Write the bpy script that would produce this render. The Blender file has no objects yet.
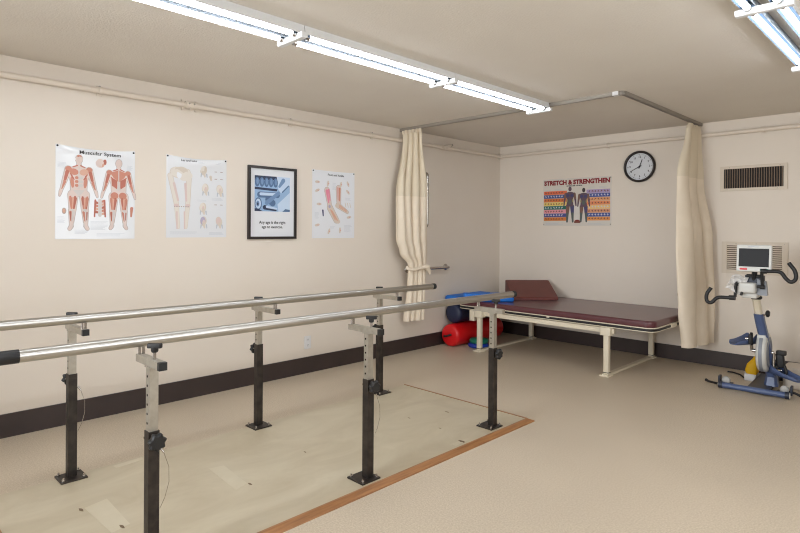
import bpy, bmesh, math, random
from mathutils import Vector, Matrix, Euler
random.seed(7)
PI = math.pi
scene = bpy.context.scene
COL = scene.collection

# ------------------------------------------------------------------ camera
CAM = Vector((4.3277, -6.2213, 1.3428)); YAW = .7827; ROLL = .0058
cd = bpy.data.cameras.new('camera'); cam = bpy.data.objects.new('camera', cd); COL.objects.link(cam)
fw = Vector((-math.sin(YAW), math.cos(YAW), 0)); rt = Vector((math.cos(YAW), math.sin(YAW), 0)); up = Vector((0, 0, 1))
R_ = rt*math.cos(ROLL) + up*math.sin(ROLL); U_ = up*math.cos(ROLL) - rt*math.sin(ROLL)
cam.matrix_world = Matrix(((R_.x, U_.x, -fw.x, CAM.x), (R_.y, U_.y, -fw.y, CAM.y), (R_.z, U_.z, -fw.z, CAM.z), (0, 0, 0, 1)))
cd.sensor_width = 36; cd.lens = 563.6/800*36; cd.shift_y = -(266.5-229.7)/800; cd.clip_start = .05
scene.camera = cam

# ------------------------------------------------------------------ world, exposure
TUBE_STRENGTH = 24.0
ld = bpy.data.lights.new('rear_fill', 'AREA'); ld.shape = 'RECTANGLE'; ld.size = 1.8; ld.size_y = 1.4; ld.spread = math.radians(80); ld.energy = 34; ld.color = (.95, 1.01, 1.06)
lo = bpy.data.objects.new('rear_fill', ld); COL.objects.link(lo); lo.location = (2.1, -8.66, 1.55); lo.rotation_euler = (PI/2, 0, 0)   # made-up daylight fill behind the camera, added to lift the back wall
ld = bpy.data.lights.new('side_fill', 'AREA'); ld.shape = 'RECTANGLE'; ld.size = 2.6; ld.size_y = 1.3; ld.energy = 38; ld.color = (.95, 1.01, 1.06)
lo = bpy.data.objects.new('side_fill', ld); COL.objects.link(lo); lo.location = (5.41, -4.1, 1.5); lo.rotation_euler = (PI/2, 0, PI/2)   # unseen fill added at the right wall to even out the light
w = bpy.data.worlds.new('world'); scene.world = w; w.use_nodes = True
w.node_tree.nodes['Background'].inputs[0].default_value = (.9, .85, .8, 1)
w.node_tree.nodes['Background'].inputs[1].default_value = .02
vs = scene.view_settings
vs.view_transform = 'Standard'; vs.look = 'None'; vs.gamma = 1; vs.exposure = 0.0
vs.use_curve_mapping = False
scene.cycles.filter_width = 1.1

# ------------------------------------------------------------------ materials
def s2l(c):
    c = c/255
    return c/12.92 if c <= .04045 else ((c+.055)/1.055)**2.4
def rgb(r, g, b): return (s2l(r), s2l(g), s2l(b), 1)
MATS = {}
def mat(name, col, rough=.6, metal=0., spec=.5, emit=0., coat=0., noise=None, bump=None, alpha=1.):
    """noise=(scale, second colour, amount); bump=(scale, strength)"""
    if name in MATS: return MATS[name]
    m = bpy.data.materials.new(name); m.use_nodes = True; MATS[name] = m
    nt = m.node_tree; b = nt.nodes['Principled BSDF']
    b.inputs['Base Color'].default_value = rgb(*col); b.inputs['Roughness'].default_value = rough
    b.inputs['Metallic'].default_value = metal; b.inputs['Specular IOR Level'].default_value = spec
    b.inputs['Coat Weight'].default_value = coat; b.inputs['Coat Roughness'].default_value = .08
    if alpha < 1: b.inputs['Alpha'].default_value = alpha
    if emit:
        b.inputs['Emission Color'].default_value = rgb(*col); b.inputs['Emission Strength'].default_value = emit
    tc = nt.nodes.new('ShaderNodeTexCoord')
    if noise:
        n = nt.nodes.new('ShaderNodeTexNoise'); n.inputs['Scale'].default_value = noise[0]; n.inputs['Detail'].default_value = 4
        nt.links.new(tc.outputs['Object'], n.inputs['Vector'])
        r = nt.nodes.new('ShaderNodeValToRGB'); r.color_ramp.elements[0].position = .35; r.color_ramp.elements[1].position = .65
        r.color_ramp.elements[0].color = rgb(*col); c2 = rgb(*noise[1]); c1 = rgb(*col); k = noise[2]
        r.color_ramp.elements[1].color = tuple(c1[i]*(1-k)+c2[i]*k for i in range(3))+(1,)
        nt.links.new(n.outputs['Fac'], r.inputs['Fac']); nt.links.new(r.outputs['Color'], b.inputs['Base Color'])
    if bump:
        n = nt.nodes.new('ShaderNodeTexNoise'); n.inputs['Scale'].default_value = bump[0]; n.inputs['Detail'].default_value = 3
        nt.links.new(tc.outputs['Object'], n.inputs['Vector'])
        bp = nt.nodes.new('ShaderNodeBump'); bp.inputs['Strength'].default_value = bump[1]; bp.inputs['Distance'].default_value = .004
        nt.links.new(n.outputs['Fac'], bp.inputs['Height']); nt.links.new(bp.outputs['Normal'], b.inputs['Normal'])
    return m

M_WALL = mat('cream_wall_paint', (228, 217, 204), .55, noise=(1.3, (224, 212, 198), .6), bump=(60, .08))
M_CEIL = mat('textured_ceiling_paint', (226, 219, 209), .9, spec=.1, noise=(2.2, (222, 214, 204), .7), bump=(95, .5))
M_BASE = mat('dark_brown_vinyl', (58, 46, 44), .4, noise=(5, (50, 40, 38), .6))
M_PIPE = mat('cream_painted_pipe', (224, 211, 196), .4)
M_WHITE = mat('white_enamel', (226, 226, 226), .35)
M_GAP = mat('glare_darkened_panel', (158, 164, 172), .8, spec=.05)  # gap-facing housing sides darkened in colour so tube light does not bleach them
M_REFL = mat('glow_dimmed_reflector', (62, 74, 90), .8, spec=.05)  # dark blue-grey painted in to dim the tube glow on the reflector
M_STEEL = mat('brushed_stainless_steel', (190, 187, 182), .3, metal=1)
M_ZINC = mat('galvanised_steel', (186, 180, 168), .42, metal=.75, noise=(30, (168, 160, 148), .7))
M_DARKST = mat('blackened_steel', (70, 63, 58), .45, metal=.6, noise=(22, (46, 42, 40), .8), bump=(60, .1))
M_BLACK = mat('black_rubber', (26, 25, 26), .5)
M_HOLE = mat('hole_black', (18, 16, 15), .9, spec=.1)
M_CHROME = mat('dull_chrome', (190, 185, 180), .25, metal=1)
M_TRACK = mat('grey_aluminium_track', (158, 150, 140), .5, metal=.3)
M_CURT = mat('cream_curtain_cloth', (236, 222, 202), .85, spec=.2, noise=(9, (230, 215, 194), .6), bump=(220, .12))
M_NET = mat('cream_mesh_net', (238, 224, 200), .85, spec=.2, alpha=.86, bump=(300, .2))
M_CREAM = mat('cream_metal', (225, 214, 192), .4)
M_MAROON = mat('maroon_vinyl', (92, 46, 52), .34, coat=.35, noise=(4, (84, 40, 47), .7), bump=(140, .05))
M_WEDGE = mat('red_brown_vinyl', (110, 52, 46), .45, noise=(6, (98, 45, 40), .6), bump=(140, .06))
M_PLY = mat('tan_plywood', (178, 150, 112), .6)
M_BLUEF = mat('bright_blue_foam', (28, 118, 214), .6, noise=(12, (20, 104, 200), .6))
M_NAVY = mat('navy_vinyl', (30, 38, 66), .45)
M_RED = mat('glossy_red_vinyl', (214, 20, 26), .28)
M_GREEN = mat('green_rubber', (18, 118, 92), .45)
M_BLUED = mat('blue_rubber', (22, 62, 170), .4)
M_PAPER = mat('laminated_paper', (226, 227, 230), .22, coat=.5)
M_PAPER2 = mat('matt_white_paper', (226, 227, 231), .5)
M_FRAME = mat('black_picture_frame', (40, 33, 32), .35)
M_INK = mat('black_ink', (38, 36, 40), .6)
M_GREY = mat('pale_grey_ink', (186, 190, 198), .6)
M_BIKE = mat('slate_blue_paint', (82, 98, 136), .35, noise=(14, (74, 89, 126), .5))
M_BIKED = mat('dark_blue_plastic', (38, 43, 58), .45)
M_BGREY = mat('light_grey_plastic', (206, 205, 200), .4)
M_MGREY = mat('mid_grey_plastic', (138, 142, 150), .4)
M_SCREEN = mat('dark_lcd_screen', (30, 30, 32), .45, spec=.25)
M_YEL = mat('yellow_cloth', (226, 176, 12), .6, bump=(30, .4))
M_OUT = mat('white_plastic', (222, 220, 220), .35)
M_VENTD = mat('dark_vent_interior', (30, 25, 24), .8)

def floor_mat():
    m = bpy.data.materials.new('speckled_vinyl_floor'); m.use_nodes = True; nt = m.node_tree; b = nt.nodes['Principled BSDF']
    tc = nt.nodes.new('ShaderNodeTexCoord')
    def nz(scale, detail, lo, hi, c0, c1):
        n = nt.nodes.new('ShaderNodeTexNoise'); n.inputs['Scale'].default_value = scale; n.inputs['Detail'].default_value = detail
        nt.links.new(tc.outputs['Object'], n.inputs['Vector'])
        r = nt.nodes.new('ShaderNodeValToRGB'); r.color_ramp.elements[0].position = lo; r.color_ramp.elements[1].position = hi
        r.color_ramp.elements[0].color = c0; r.color_ramp.elements[1].color = c1
        nt.links.new(n.outputs['Fac'], r.inputs['Fac']); return r
    a = nz(120, 3, .36, .64, rgb(192, 175, 152), rgb(211, 196, 175))
    s = nz(1.1, 3, .3, .7, (.90, .90, .90, 1), (1, 1, 1, 1))
    d = nz(190, 2, .26, .36, rgb(170, 146, 120), (1, 1, 1, 1))
    mx = nt.nodes.new('ShaderNodeMix'); mx.data_type = 'RGBA'; mx.blend_type = 'MULTIPLY'; mx.inputs[0].default_value = 1
    nt.links.new(a.outputs[0], mx.inputs[6]); nt.links.new(s.outputs[0], mx.inputs[7])
    m2 = nt.nodes.new('ShaderNodeMix'); m2.data_type = 'RGBA'; m2.blend_type = 'MULTIPLY'; m2.inputs[0].default_value = .5
    nt.links.new(mx.outputs[2], m2.inputs[6]); nt.links.new(d.outputs[0], m2.inputs[7])
    nt.links.new(m2.outputs[2], b.inputs['Base Color'])
    b.inputs['Roughness'].default_value = .42; b.inputs['Specular IOR Level'].default_value = .4
    return m
def deck_mat():
    m = bpy.data.materials.new('worn_cream_deck_paint'); m.use_nodes = True; nt = m.node_tree; b = nt.nodes['Principled BSDF']
    tc = nt.nodes.new('ShaderNodeTexCoord'); mp = nt.nodes.new('ShaderNodeMapping'); mp.inputs['Scale'].default_value = (1.6, .8, 1)
    nt.links.new(tc.outputs['Object'], mp.inputs[0])
    n = nt.nodes.new('ShaderNodeTexNoise'); n.inputs['Scale'].default_value = 2.4; n.inputs['Detail'].default_value = 7; n.inputs['Roughness'].default_value = .6
    n.inputs['Distortion'].default_value = .8
    nt.links.new(mp.outputs[0], n.inputs['Vector'])
    r = nt.nodes.new('ShaderNodeValToRGB'); r.color_ramp.elements[0].position = .3; r.color_ramp.elements[1].position = .68
    r.color_ramp.elements[0].color = rgb(180, 166, 140); r.color_ramp.elements[1].color = rgb(198, 186, 162)
    nt.links.new(n.outputs['Fac'], r.inputs['Fac']); nt.links.new(r.outputs[0], b.inputs['Base Color'])
    b.inputs['Roughness'].default_value = .4
    return m
def wood_mat():
    m = bpy.data.materials.new('orange_brown_wood'); m.use_nodes = True; nt = m.node_tree; b = nt.nodes['Principled BSDF']
    tc = nt.nodes.new('ShaderNodeTexCoord'); mp = nt.nodes.new('ShaderNodeMapping'); mp.inputs['Scale'].default_value = (30, 2.5, 30)
    nt.links.new(tc.outputs['Object'], mp.inputs[0])
    n = nt.nodes.new('ShaderNodeTexNoise'); n.inputs['Scale'].default_value = 2; n.inputs['Detail'].default_value = 5
    nt.links.new(mp.outputs[0], n.inputs['Vector'])
    r = nt.nodes.new('ShaderNodeValToRGB'); r.color_ramp.elements[0].position = .3; r.color_ramp.elements[1].position = .7
    r.color_ramp.elements[0].color = rgb(132, 86, 48); r.color_ramp.elements[1].color = rgb(172, 120, 72)
    nt.links.new(n.outputs['Fac'], r.inputs['Fac']); nt.links.new(r.outputs[0], b.inputs['Base Color'])
    b.inputs['Roughness'].default_value = .4
    return m
M_FLOOR, M_DECK, M_WOOD = floor_mat(), deck_mat(), wood_mat()
def tube_mat():
    m = bpy.data.materials.new('lit_fluorescent_tube'); m.use_nodes = True; nt = m.node_tree
    b = nt.nodes['Principled BSDF']; b.inputs['Base Color'].default_value = (.9, .9, .9, 1)
    b.inputs['Emission Color'].default_value = (.92, 1.0, 1.08, 1); b.inputs['Emission Strength'].default_value = TUBE_STRENGTH
    return m
M_TUBE = tube_mat()

# ------------------------------------------------------------------ mesh builder
class MB:
    def __init__(s): s.v = []; s.f = []; s.m = []; s.sm = []; s.mats = []
    def mi(s, m):
        if m not in s.mats: s.mats.append(m)
        return s.mats.index(m)
    def add(s, verts, faces, m, smooth=False, M=None):
        o = len(s.v); k = s.mi(m)
        for p in verts:
            p = Vector(p); s.v.append(M @ p if M else p)
        for f in faces: s.f.append([i+o for i in f]); s.m.append(k); s.sm.append(smooth)
    def box(s, a, b, m, M=None):
        x0, y0, z0 = a; x1, y1, z1 = b
        v = [(x0,y0,z0),(x1,y0,z0),(x1,y1,z0),(x0,y1,z0),(x0,y0,z1),(x1,y0,z1),(x1,y1,z1),(x0,y1,z1)]
        s.add(v, [(3,2,1,0),(4,5,6,7),(0,1,5,4),(1,2,6,5),(2,3,7,6),(3,0,4,7)], m, False, M)
    def rings(s, rings, m, smooth=True, caps=True, M=None, closed=True):
        n = len(rings[0]); v = [p for r in rings for p in r]; f = []
        for i in range(len(rings)-1):
            for j in range(n if closed else n-1):
                a = i*n+j; b = i*n+(j+1) % n
                f.append((a, b, b+n, a+n))
        s.add(v, f, m, smooth, M)
        if caps and closed:
            s.add(list(rings[0]), [tuple(range(n))[::-1]], m, False, M); s.add(list(rings[-1]), [tuple(range(n))], m, False, M)
    def tube(s, pts, r, m, n=12, M=None, smooth=True, caps=True):
        pts = [Vector(p) for p in pts]; rs = r if isinstance(r, (list, tuple)) else [r]*len(pts)
        rings = []; ref = None
        for i, p in enumerate(pts):
            t = (pts[min(i+1, len(pts)-1)]-pts[max(i-1, 0)]).normalized()
            if ref is None:
                ref = Vector((0, 0, 1)) if abs(t.z) < .9 else Vector((1, 0, 0))
            a = (ref - t*ref.dot(t)).normalized(); b = t.cross(a); ref = a
            rings.append([p + (a*math.cos(2*PI*j/n) + b*math.sin(2*PI*j/n))*rs[i] for j in range(n)])
        s.rings(rings, m, smooth, caps, M)
    def lathe(s, prof, m, axis='z', n=24, c=(0, 0, 0), M=None, smooth=True):
        """prof: list of (radius, height along axis)"""
        c = Vector(c); rings = []
        for r, h in prof:
            ring = []
            for j in range(n):
                a = 2*PI*j/n; x, y = r*math.cos(a), r*math.sin(a)
                ring.append(c + Vector({'z': (x, y, h), 'x': (h, x, y), 'y': (y, h, x)}[axis]))
            rings.append(ring)
        s.rings(rings, m, smooth, True, M)
    def slab(s, x0, x1, y0, y1, z0, z1, m, rc=.03, bv=.01, n=6, M=None, smooth=True, rb=None):
        """box with rounded plan corners rc and rounded top / bottom edges bv (rb = bottom)"""
        rb = bv if rb is None else rb
        def loop(ins, z):
            pts = []; r = max(rc-ins, .0005)
            for cx, cy, a0 in ((x1-rc, y1-rc, 0), (x0+rc, y1-rc, PI/2), (x0+rc, y0+rc, PI), (x1-rc, y0+rc, 3*PI/2)):
                for k in range(n+1):
                    a = a0+PI/2*k/n; pts.append(Vector((cx+r*math.cos(a), cy+r*math.sin(a), z)))
            return pts
        L = []
        for k in range(5):
            a = PI/2*k/4; L.append(loop(rb*(1-math.sin(a)), z0+rb*(1-math.cos(a))))
        for k in range(5):
            a = PI/2*k/4; L.append(loop(bv*(1-math.cos(a)), z1-bv*(1-math.sin(a))))
        s.rings(L, m, smooth, True, M)
    def poly(s, pts, m, M=None): s.add(pts, [tuple(range(len(pts)))], m, False, M)
    def prism(s, pts, h, m, M=None):
        """2-D outline (counter-clockwise) extruded 0..h in z"""
        n = len(pts)
        s.rings([[Vector((p[0], p[1], 0)) for p in pts], [Vector((p[0], p[1], h)) for p in pts]], m, False, True, M)
    def build(s, name, parent=None, base=None):
        me = bpy.data.meshes.new(name)
        vv = [p-base for p in s.v] if base is not None else s.v
        me.from_pydata([tuple(p) for p in vv], [], s.f)
        for m in s.mats: me.materials.append(m)
        me.polygons.foreach_set('material_index', s.m); me.polygons.foreach_set('use_smooth', s.sm)
        me.update()
        o = bpy.data.objects.new(name, me); COL.objects.link(o)
        if parent: o.parent = parent
        return o

def tag(o, label, cat, group=None, kind=None):
    o['label'] = label; o['category'] = cat
    if group: o['group'] = group
    if kind: o['kind'] = kind
    return o
def thing(name, label, cat, loc=(0, 0, 0), rot=(0, 0, 0), group=None):
    o = bpy.data.objects.new(name, None); COL.objects.link(o); o.empty_display_size = .1
    o.location = loc; o.rotation_euler = rot
    return tag(o, label, cat, group)
def copy_tree(o, parent=None):
    c = o.copy(); COL.objects.link(c)
    if parent: c.parent = parent
    for ch in [x for x in COL.objects if x.parent == o]: copy_tree(ch, c)
    return c
LEFT = Matrix(((0, 0, 1), (1, 0, 0), (0, 1, 0))).to_euler()      # wall frame: x along +y, y up, z out of the left wall
BACK = Matrix(((1, 0, 0), (0, 0, -1), (0, 1, 0))).to_euler()     # x along +x, y up, z out of the back wall
def structure(name, mb):
    o = mb.build(name); o['kind'] = 'structure'; return o

# ------------------------------------------------------------------ the room
W, D, H = 5.45, 8.7, 2.44
m = MB(); m.box((-.15, -D-.15, -.12), (W+.15, .15, 0), M_FLOOR); structure('floor', m)
m = MB(); m.box((-.15, -D-.15, H), (W+.15, .15, H+.12), M_CEIL); structure('ceiling', m)
m = MB(); m.box((-.15, -D, 0), (0, 0, H), M_WALL); structure('wall_left', m)
m = MB(); m.box((-.15, 0, 0), (W+.15, .15, H), M_WALL); structure('wall_back', m)
m = MB(); m.box((W, -D, 0), (W+.15, 0, H), M_WALL); structure('wall_right', m)
m = MB(); m.box((-.15, -D-.15, 0), (W+.15, -D, H), M_WALL); structure('wall_front', m)
def baseboard(name, a, b):
    m = MB(); m.box(a, b, M_BASE); structure(name, m)
baseboard('baseboard_left', (0, -D, 0), (.012, 0, .15))
baseboard('baseboard_back', (.012, -.012, 0), (W-.012, 0, .15))
baseboard('baseboard_right', (W-.012, -D, 0), (W, 0, .15))
baseboard('baseboard_front', (.012, -D, 0), (W-.012, -D+.012, .15))

m = MB()
for a, b in (((1.15, -D, .8), (1.2, -D+.02, 2.3)), ((3.0, -D, .8), (3.05, -D+.02, 2.3)), ((1.2, -D, .8), (3.0, -D+.02, .85)), ((1.2, -D, 2.25), (3.0, -D+.02, 2.3)), ((2.08, -D, .85), (2.12, -D+.02, 2.25))): m.box(a, b, M_WHITE)
structure('added_window_1', m)  # frame made up to go with the fill lamp behind the camera
m = MB()
for a, b in (((W-.02, -5.45, .8), (W, -5.4, 2.2)), ((W-.02, -2.8, .8), (W, -2.75, 2.2)), ((W-.02, -5.4, .8), (W, -2.8, .85)), ((W-.02, -5.4, 2.15), (W, -2.8, 2.2)), ((W-.02, -4.12, .85), (W, -4.08, 2.15))): m.box(a, b, M_WHITE)
structure('added_window_2', m)  # invented frame around the fill lamp on the right wall
# ------------------------------------------------------------------ fluorescent lights
FL = 1.27
def make_light(label):
    t = thing('fluorescent_light', label, 'ceiling light', (0, 0, 0), (0, 0, 0), 'fluorescent strip lights on the ceiling')
    for x in (-.06, .06):
        m = MB()
        prof = [(-.033, 2.388), (-.020, H), (.020, H), (.033, 2.388), (.030, 2.388), (.012, 2.424), (-.012, 2.424), (-.030, 2.388)]
        m.rings([[Vector((x+px, y, pz)) for px, pz in prof] for y in (-FL+.002, -.002)], M_WHITE, False)
        m.m[2 if x < 0 else 0] = m.mi(M_GAP)
        hs = m.build('housing', t)
        m = MB(); m.rings([[Vector((x+px, y, pz)) for px, pz in ((-.0305, 2.3875), (-.0125, 2.4225), (.0125, 2.4225), (.0305, 2.3875), (.0295, 2.3875), (.012, 2.4215), (-.012, 2.4215), (-.0295, 2.3875))] for y in (-FL+.004, -.004)], M_REFL, False); m.build('reflector', hs)
        m = MB(); m.tube([(x, -FL+.045, 2.385), (x, -.065, 2.385)], .0132, M_TUBE, 12); tb = m.build('tube', t)
        for y0, y1 in ((-FL+.026, -FL+.046), (-.066, -.042)):
            m = MB(); m.tube([(x, y0, 2.385), (x, y1, 2.385)], .015, M_CHROME, 12); m.build('tube_cap', tb)
    m = MB()
    m.rings([[Vector((x, y, z)) for y, z in ((-.042, 2.388), (-.042, 2.366), (-.036, 2.360), (-.008, 2.360), (-.002, 2.366), (-.002, 2.388))] for x in (-.116, .116)], M_WHITE, False)
    m.build('lampholder_bar', t)
    return t
rows = [(1.74, -1.9, ['fluorescent strip light ending over the curtain track, far end of the long row',
                      'fluorescent strip light in the middle of the visible long row',
                      'fluorescent strip light cut by the top edge, nearest visible of the long row',
                      'fluorescent strip light of the long row above the near end of the parallel bars',
                      'fluorescent strip light at the rear end of the long row']),
        (3.68, -1.9, ['fluorescent strip light in the top right corner, closest to the back wall',
                      'fluorescent strip light just past the top right edge, second from the back wall',
                      'fluorescent strip light of the right row, third from the back wall',
                      'fluorescent strip light of the right row near the camera position',
                      'fluorescent strip light at the rear end of the right row'])]
proto_light = None
for x, y, labs in rows:
    for i, lb in enumerate(labs):
        if proto_light is None: o = proto_light = make_light(lb)
        else: o = copy_tree(proto_light); o['label'] = lb
        o.location = (x, y-i*FL, 0)

# ------------------------------------------------------------------ conduit pipes under the ceiling
def clamp(m, p, ax):
    x, y, z = p
    if ax == 'y':
        m.box((.004, y-.018, z-.035), (.012, y+.018, z+.035), M_PIPE); m.tube([(x, y-.012, z), (x, y+.012, z)], .026, M_PIPE, 12)
        m.tube([(.012, y, z+.03), (.02, y, z+.03)], .006, M_TRACK, 8)
    else:
        m.box((x-.018, -.012, z-.035), (x+.018, -.004, z+.035), M_PIPE); m.tube([(x-.012, y, z), (x+.012, y, z)], .026, M_PIPE, 12)
t = thing('wall_pipe', 'cream painted pipe running under the ceiling along the left wall', 'pipe', (0, -4, 2.31))
B0 = Vector((0, -4, 2.31))
m = MB(); m.tube([(.03, -D, 2.31), (.03, -.03, 2.31)], .021, M_PIPE, 14); m.build('pipe', t, B0)
m = MB(); m.tube([(.03, -4.29, 2.31), (.03, -4.2, 2.31)], .028, M_PIPE, 14); m.tube([(.03, -4.245, 2.29), (.05, -4.245, 2.275)], .012, M_PIPE, 10)
m.box((.004, -4.31, 2.27), (.02, -4.29, 2.35), M_PIPE); m.box((.004, -4.2, 2.27), (.02, -4.18, 2.35), M_PIPE)
m.tube([(.05, -4.265, 2.318), (.06, -4.265, 2.318)], .007, M_TRACK, 8); m.tube([(.05, -4.225, 2.318), (.06, -4.225, 2.318)], .007, M_TRACK, 8)
m.build('union_fitting', t, B0)
m = MB(); m.tube([(.03, -1.21, 2.31), (.03, -1.05, 2.31)], .029, M_PIPE, 14); m.tube([(.03, -1.15, 2.31), (.065, -1.13, 2.33)], .020, M_PIPE, 10); m.tube([(.05, -1.16, 2.298), (.065, -1.08, 2.345)], .011, M_PIPE, 8); m.tube([(.055, -1.075, 2.34), (.075, -1.075, 2.345)], .014, M_TRACK, 8)
m.build('valve_fitting', t, B0)
for y in (-7.2, -6.0, -4.9, -3.3, -2.3): m = MB(); clamp(m, (.03, y, 2.31), 'y'); m.build('pipe_clamp', t, B0)
m = MB(); m.lathe([(.012, 0), (.034, .004), (.034, .03), (.026, .036)], M_PIPE, 'y', 14, (.03, -.055, 2.31)); m.build('elbow_fitting', t, B0)
t = thing('wall_pipe', 'cream painted pipe running under the ceiling along the back wall', 'pipe', (2.5, 0, 2.31))
B0 = Vector((2.5, 0, 2.31))
m = MB(); m.tube([(.056, -.03, 2.31), (W, -.03, 2.31)], .021, M_PIPE, 14); m.build('pipe', t, B0)
for x in (1.48, 3.0, 4.4): m = MB(); clamp(m, (x, -.03, 2.31), 'x'); m.build('pipe_clamp', t, B0)

# ------------------------------------------------------------------ curtain track
t = thing('curtain_track', 'grey L-shaped metal curtain track on the ceiling', 'curtain track', (2.42, -1.87, H))
B0 = Vector((2.42, -1.87, H))
def rail_prof(m, p, q):
    p, q = Vector(p), Vector(q); d = (q-p).normalized(); n = Vector((-d.y, d.x, 0))
    for a, b, z0, z1 in ((-.016, .016, 2.434, 2.44), (-.016, -.011, 2.412, 2.434), (.011, .016, 2.412, 2.434), (-.016, -.005, 2.41, 2.413), (.005, .016, 2.41, 2.413)):
        m.rings([[e+n*a+Vector((0, 0, z0)), e+n*b+Vector((0, 0, z0)), e+n*b+Vector((0, 0, z1)), e+n*a+Vector((0, 0, z1))] for e in (p, q)], M_TRACK, False)
m = MB(); rail_prof(m, (0.002, -1.87, 0), (2.415, -1.87, 0)); m.build('rail', t, B0)
m = MB(); rail_prof(m, (2.45, -1.835, 0), (2.45, -.002, 0)); m.build('rail', t, B0)
m = MB()
arc = [(2.415+.035*math.sin(a), -1.835-.035*math.cos(a)) for a in [PI/2*k/6 for k in range(7)]]
for i in range(6): rail_prof(m, arc[i]+(0,), arc[i+1]+(0,))
m.build('corner_bend', t, B0)
m = MB(); m.box((2.375, -1.892, 2.409), (2.42, -1.848, 2.44), M_WHITE); m.build('joint_sleeve', t, B0)

# ------------------------------------------------------------------ curtains
def interp(keys, z):
    keys = sorted(keys, key=lambda k: k[0])
    if z <= keys[0][0]: return keys[0][1:]
    for a, b in zip(keys, keys[1:]):
        if z <= b[0]:
            u = (z-a[0])/(b[0]-a[0]); u = u*u*(3-2*u)
            return tuple(Vector(p).lerp(Vector(q), u) if isinstance(p, tuple) else p+(q-p)*u for p, q in zip(a[1:], b[1:]))
    return keys[-1][1:]
def sheet(keys, z0, z1, nf, m_, ph=0, nz=28, nu=120, hem=None):
    """keys: (z, (ax, ay, 0), (bx, by, 0), amplitude)"""
    m = MB(); rings = []
    for i in range(nz+1):
        z = z0+(z1-z0)*i/nz
        A, Bp, amp = interp(keys, z); A = Vector(A); Bp = Vector(Bp)
        d = Bp-A; n = Vector((-d.y, d.x, 0)).normalized()
        row = []
        for j in range(nu+1):
            u = j/nu
            s = math.sin(2*PI*nf*u+ph+.5*math.sin(3*z+5*u)) + .35*math.sin(2*PI*nf*.47*u+1.3+z*1.1)
            s2 = math.cos(2*PI*nf*u+ph)*.18/nf
            p = A+d*(u+s2)+n*(amp*s)
            row.append(Vector((p.x, p.y, z)))
        rings.append(row)
    # give the cloth a thickness
    back = []
    for row in rings:
        b = []
        for j, p in enumerate(row):
            d = row[min(j+1, nu)]-row[max(j-1, 0)]; n = Vector((-d.y, d.x, 0)).normalized(); b.append(p+n*.003)
        back.append(b)
    loops = [r+b[::-1] for r, b in zip(rings, back)]
    m.rings(loops, m_, True, False)
    for r, b in ((rings[0], back[0]), (rings[-1], back[-1])):
        m.add(r+b, [(j, j+1, nu+2+j, nu+1+j) for j in range(nu)], m_)
    return m
# left curtain: bunched under the track by the left wall, tied round the grab bar
K1 = [(2.40, (.035, -1.875, 0), (.31, -1.875, 0), .022), (2.33, (.055, -1.90, 0), (.30, -1.86, 0), .022), (1.70, (.11, -2.06, 0), (.19, -1.66, 0), .026),
      (1.25, (.14, -2.08, 0), (.18, -1.64, 0), .026), (1.10, (.14, -2.02, 0), (.18, -1.63, 0), .024), (.96, (.135, -1.885, 0), (.165, -1.625, 0), .014), (.90, (.135, -1.885, 0), (.165, -1.63, 0), .014),
      (.72, (.125, -1.88, 0), (.165, -1.64, 0), .020), (.36, (.12, -1.925, 0), (.16, -1.66, 0), .024)]
t = thing('privacy_curtain', 'cream curtain gathered at the left wall and tied around a grab bar', 'curtain', (.15, -1.8, .36), group='cream privacy curtains')
B0 = Vector((.15, -1.8, .36))
sheet(K1, 2.375, 1.70, 4, M_NET).build('mesh_top', t, B0)
sheet(K1, 1.70, .36, 4, M_CURT, nz=44).build('cloth_drape', t, B0)
sheet([(z, (.035, -1.875, 0), (.315, -1.875, 0), .02) for z in (2.37, 2.41)], 2.41, 2.37, 11, M_CURT, nz=4, nu=160).build('ruffled_heading', t, B0)
m = MB(); pts = []
for k in range(25):
    a = 2*PI*k/24; pts.append((.152+.048*math.cos(a), -1.755+.15*math.sin(a), .93+.012*math.sin(2*a)))
m.tube(pts, .017, M_CURT, 10, caps=False); m.tube([(.195, -1.66, .935), (.205, -1.62, .90), (.20, -1.60, .86)], [.026, .022, .012], M_CURT, 8); m.tube([(.195, -1.72, .935), (.215, -1.68, .945), (.21, -1.63, .94)], [.02, .026, .02], M_CURT, 8)
m.build('tie_band', t, B0)
def hooks(t, B0, pts):
    for p in pts:
        m = MB(); x, y = p
        m.tube([(x, y, 2.408), (x, y, 2.395), (x+.006, y, 2.388), (x, y, 2.38)], .003, M_TRACK, 6); m.build('curtain_hook', t, B0)
hooks(t, B0, [(.055+.05*k, -1.87) for k in range(5)])
K2 = [(2.40, (2.45, -.36, 0), (2.45, -.05, 0), .016), (2.33, (2.45, -.42, 0), (2.46, -.06, 0), .018), (1.86, (2.47, -.70, 0), (2.49, -.08, 0), .026),
      (1.25, (2.49, -.76, 0), (2.57, -.09, 0), .03), (.6, (2.50, -.70, 0), (2.60, -.09, 0), .03), (.25, (2.51, -.62, 0), (2.60, -.09, 0), .032)]
t = thing('privacy_curtain', 'cream curtain hanging loose against the back wall beside the treatment table', 'curtain', (2.46, -.3, .22), group='cream privacy curtains')
B0 = Vector((2.46, -.3, .22))
sheet(K2, 2.40, 1.86, 2.5, M_NET, 1).build('mesh_top', t, B0)
sheet(K2, 1.86, .25, 2.5, M_CURT, 1, nz=40).build('cloth_drape', t, B0)
hooks(t, B0, [(2.45, -.31+.06*k) for k in range(5)])

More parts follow.
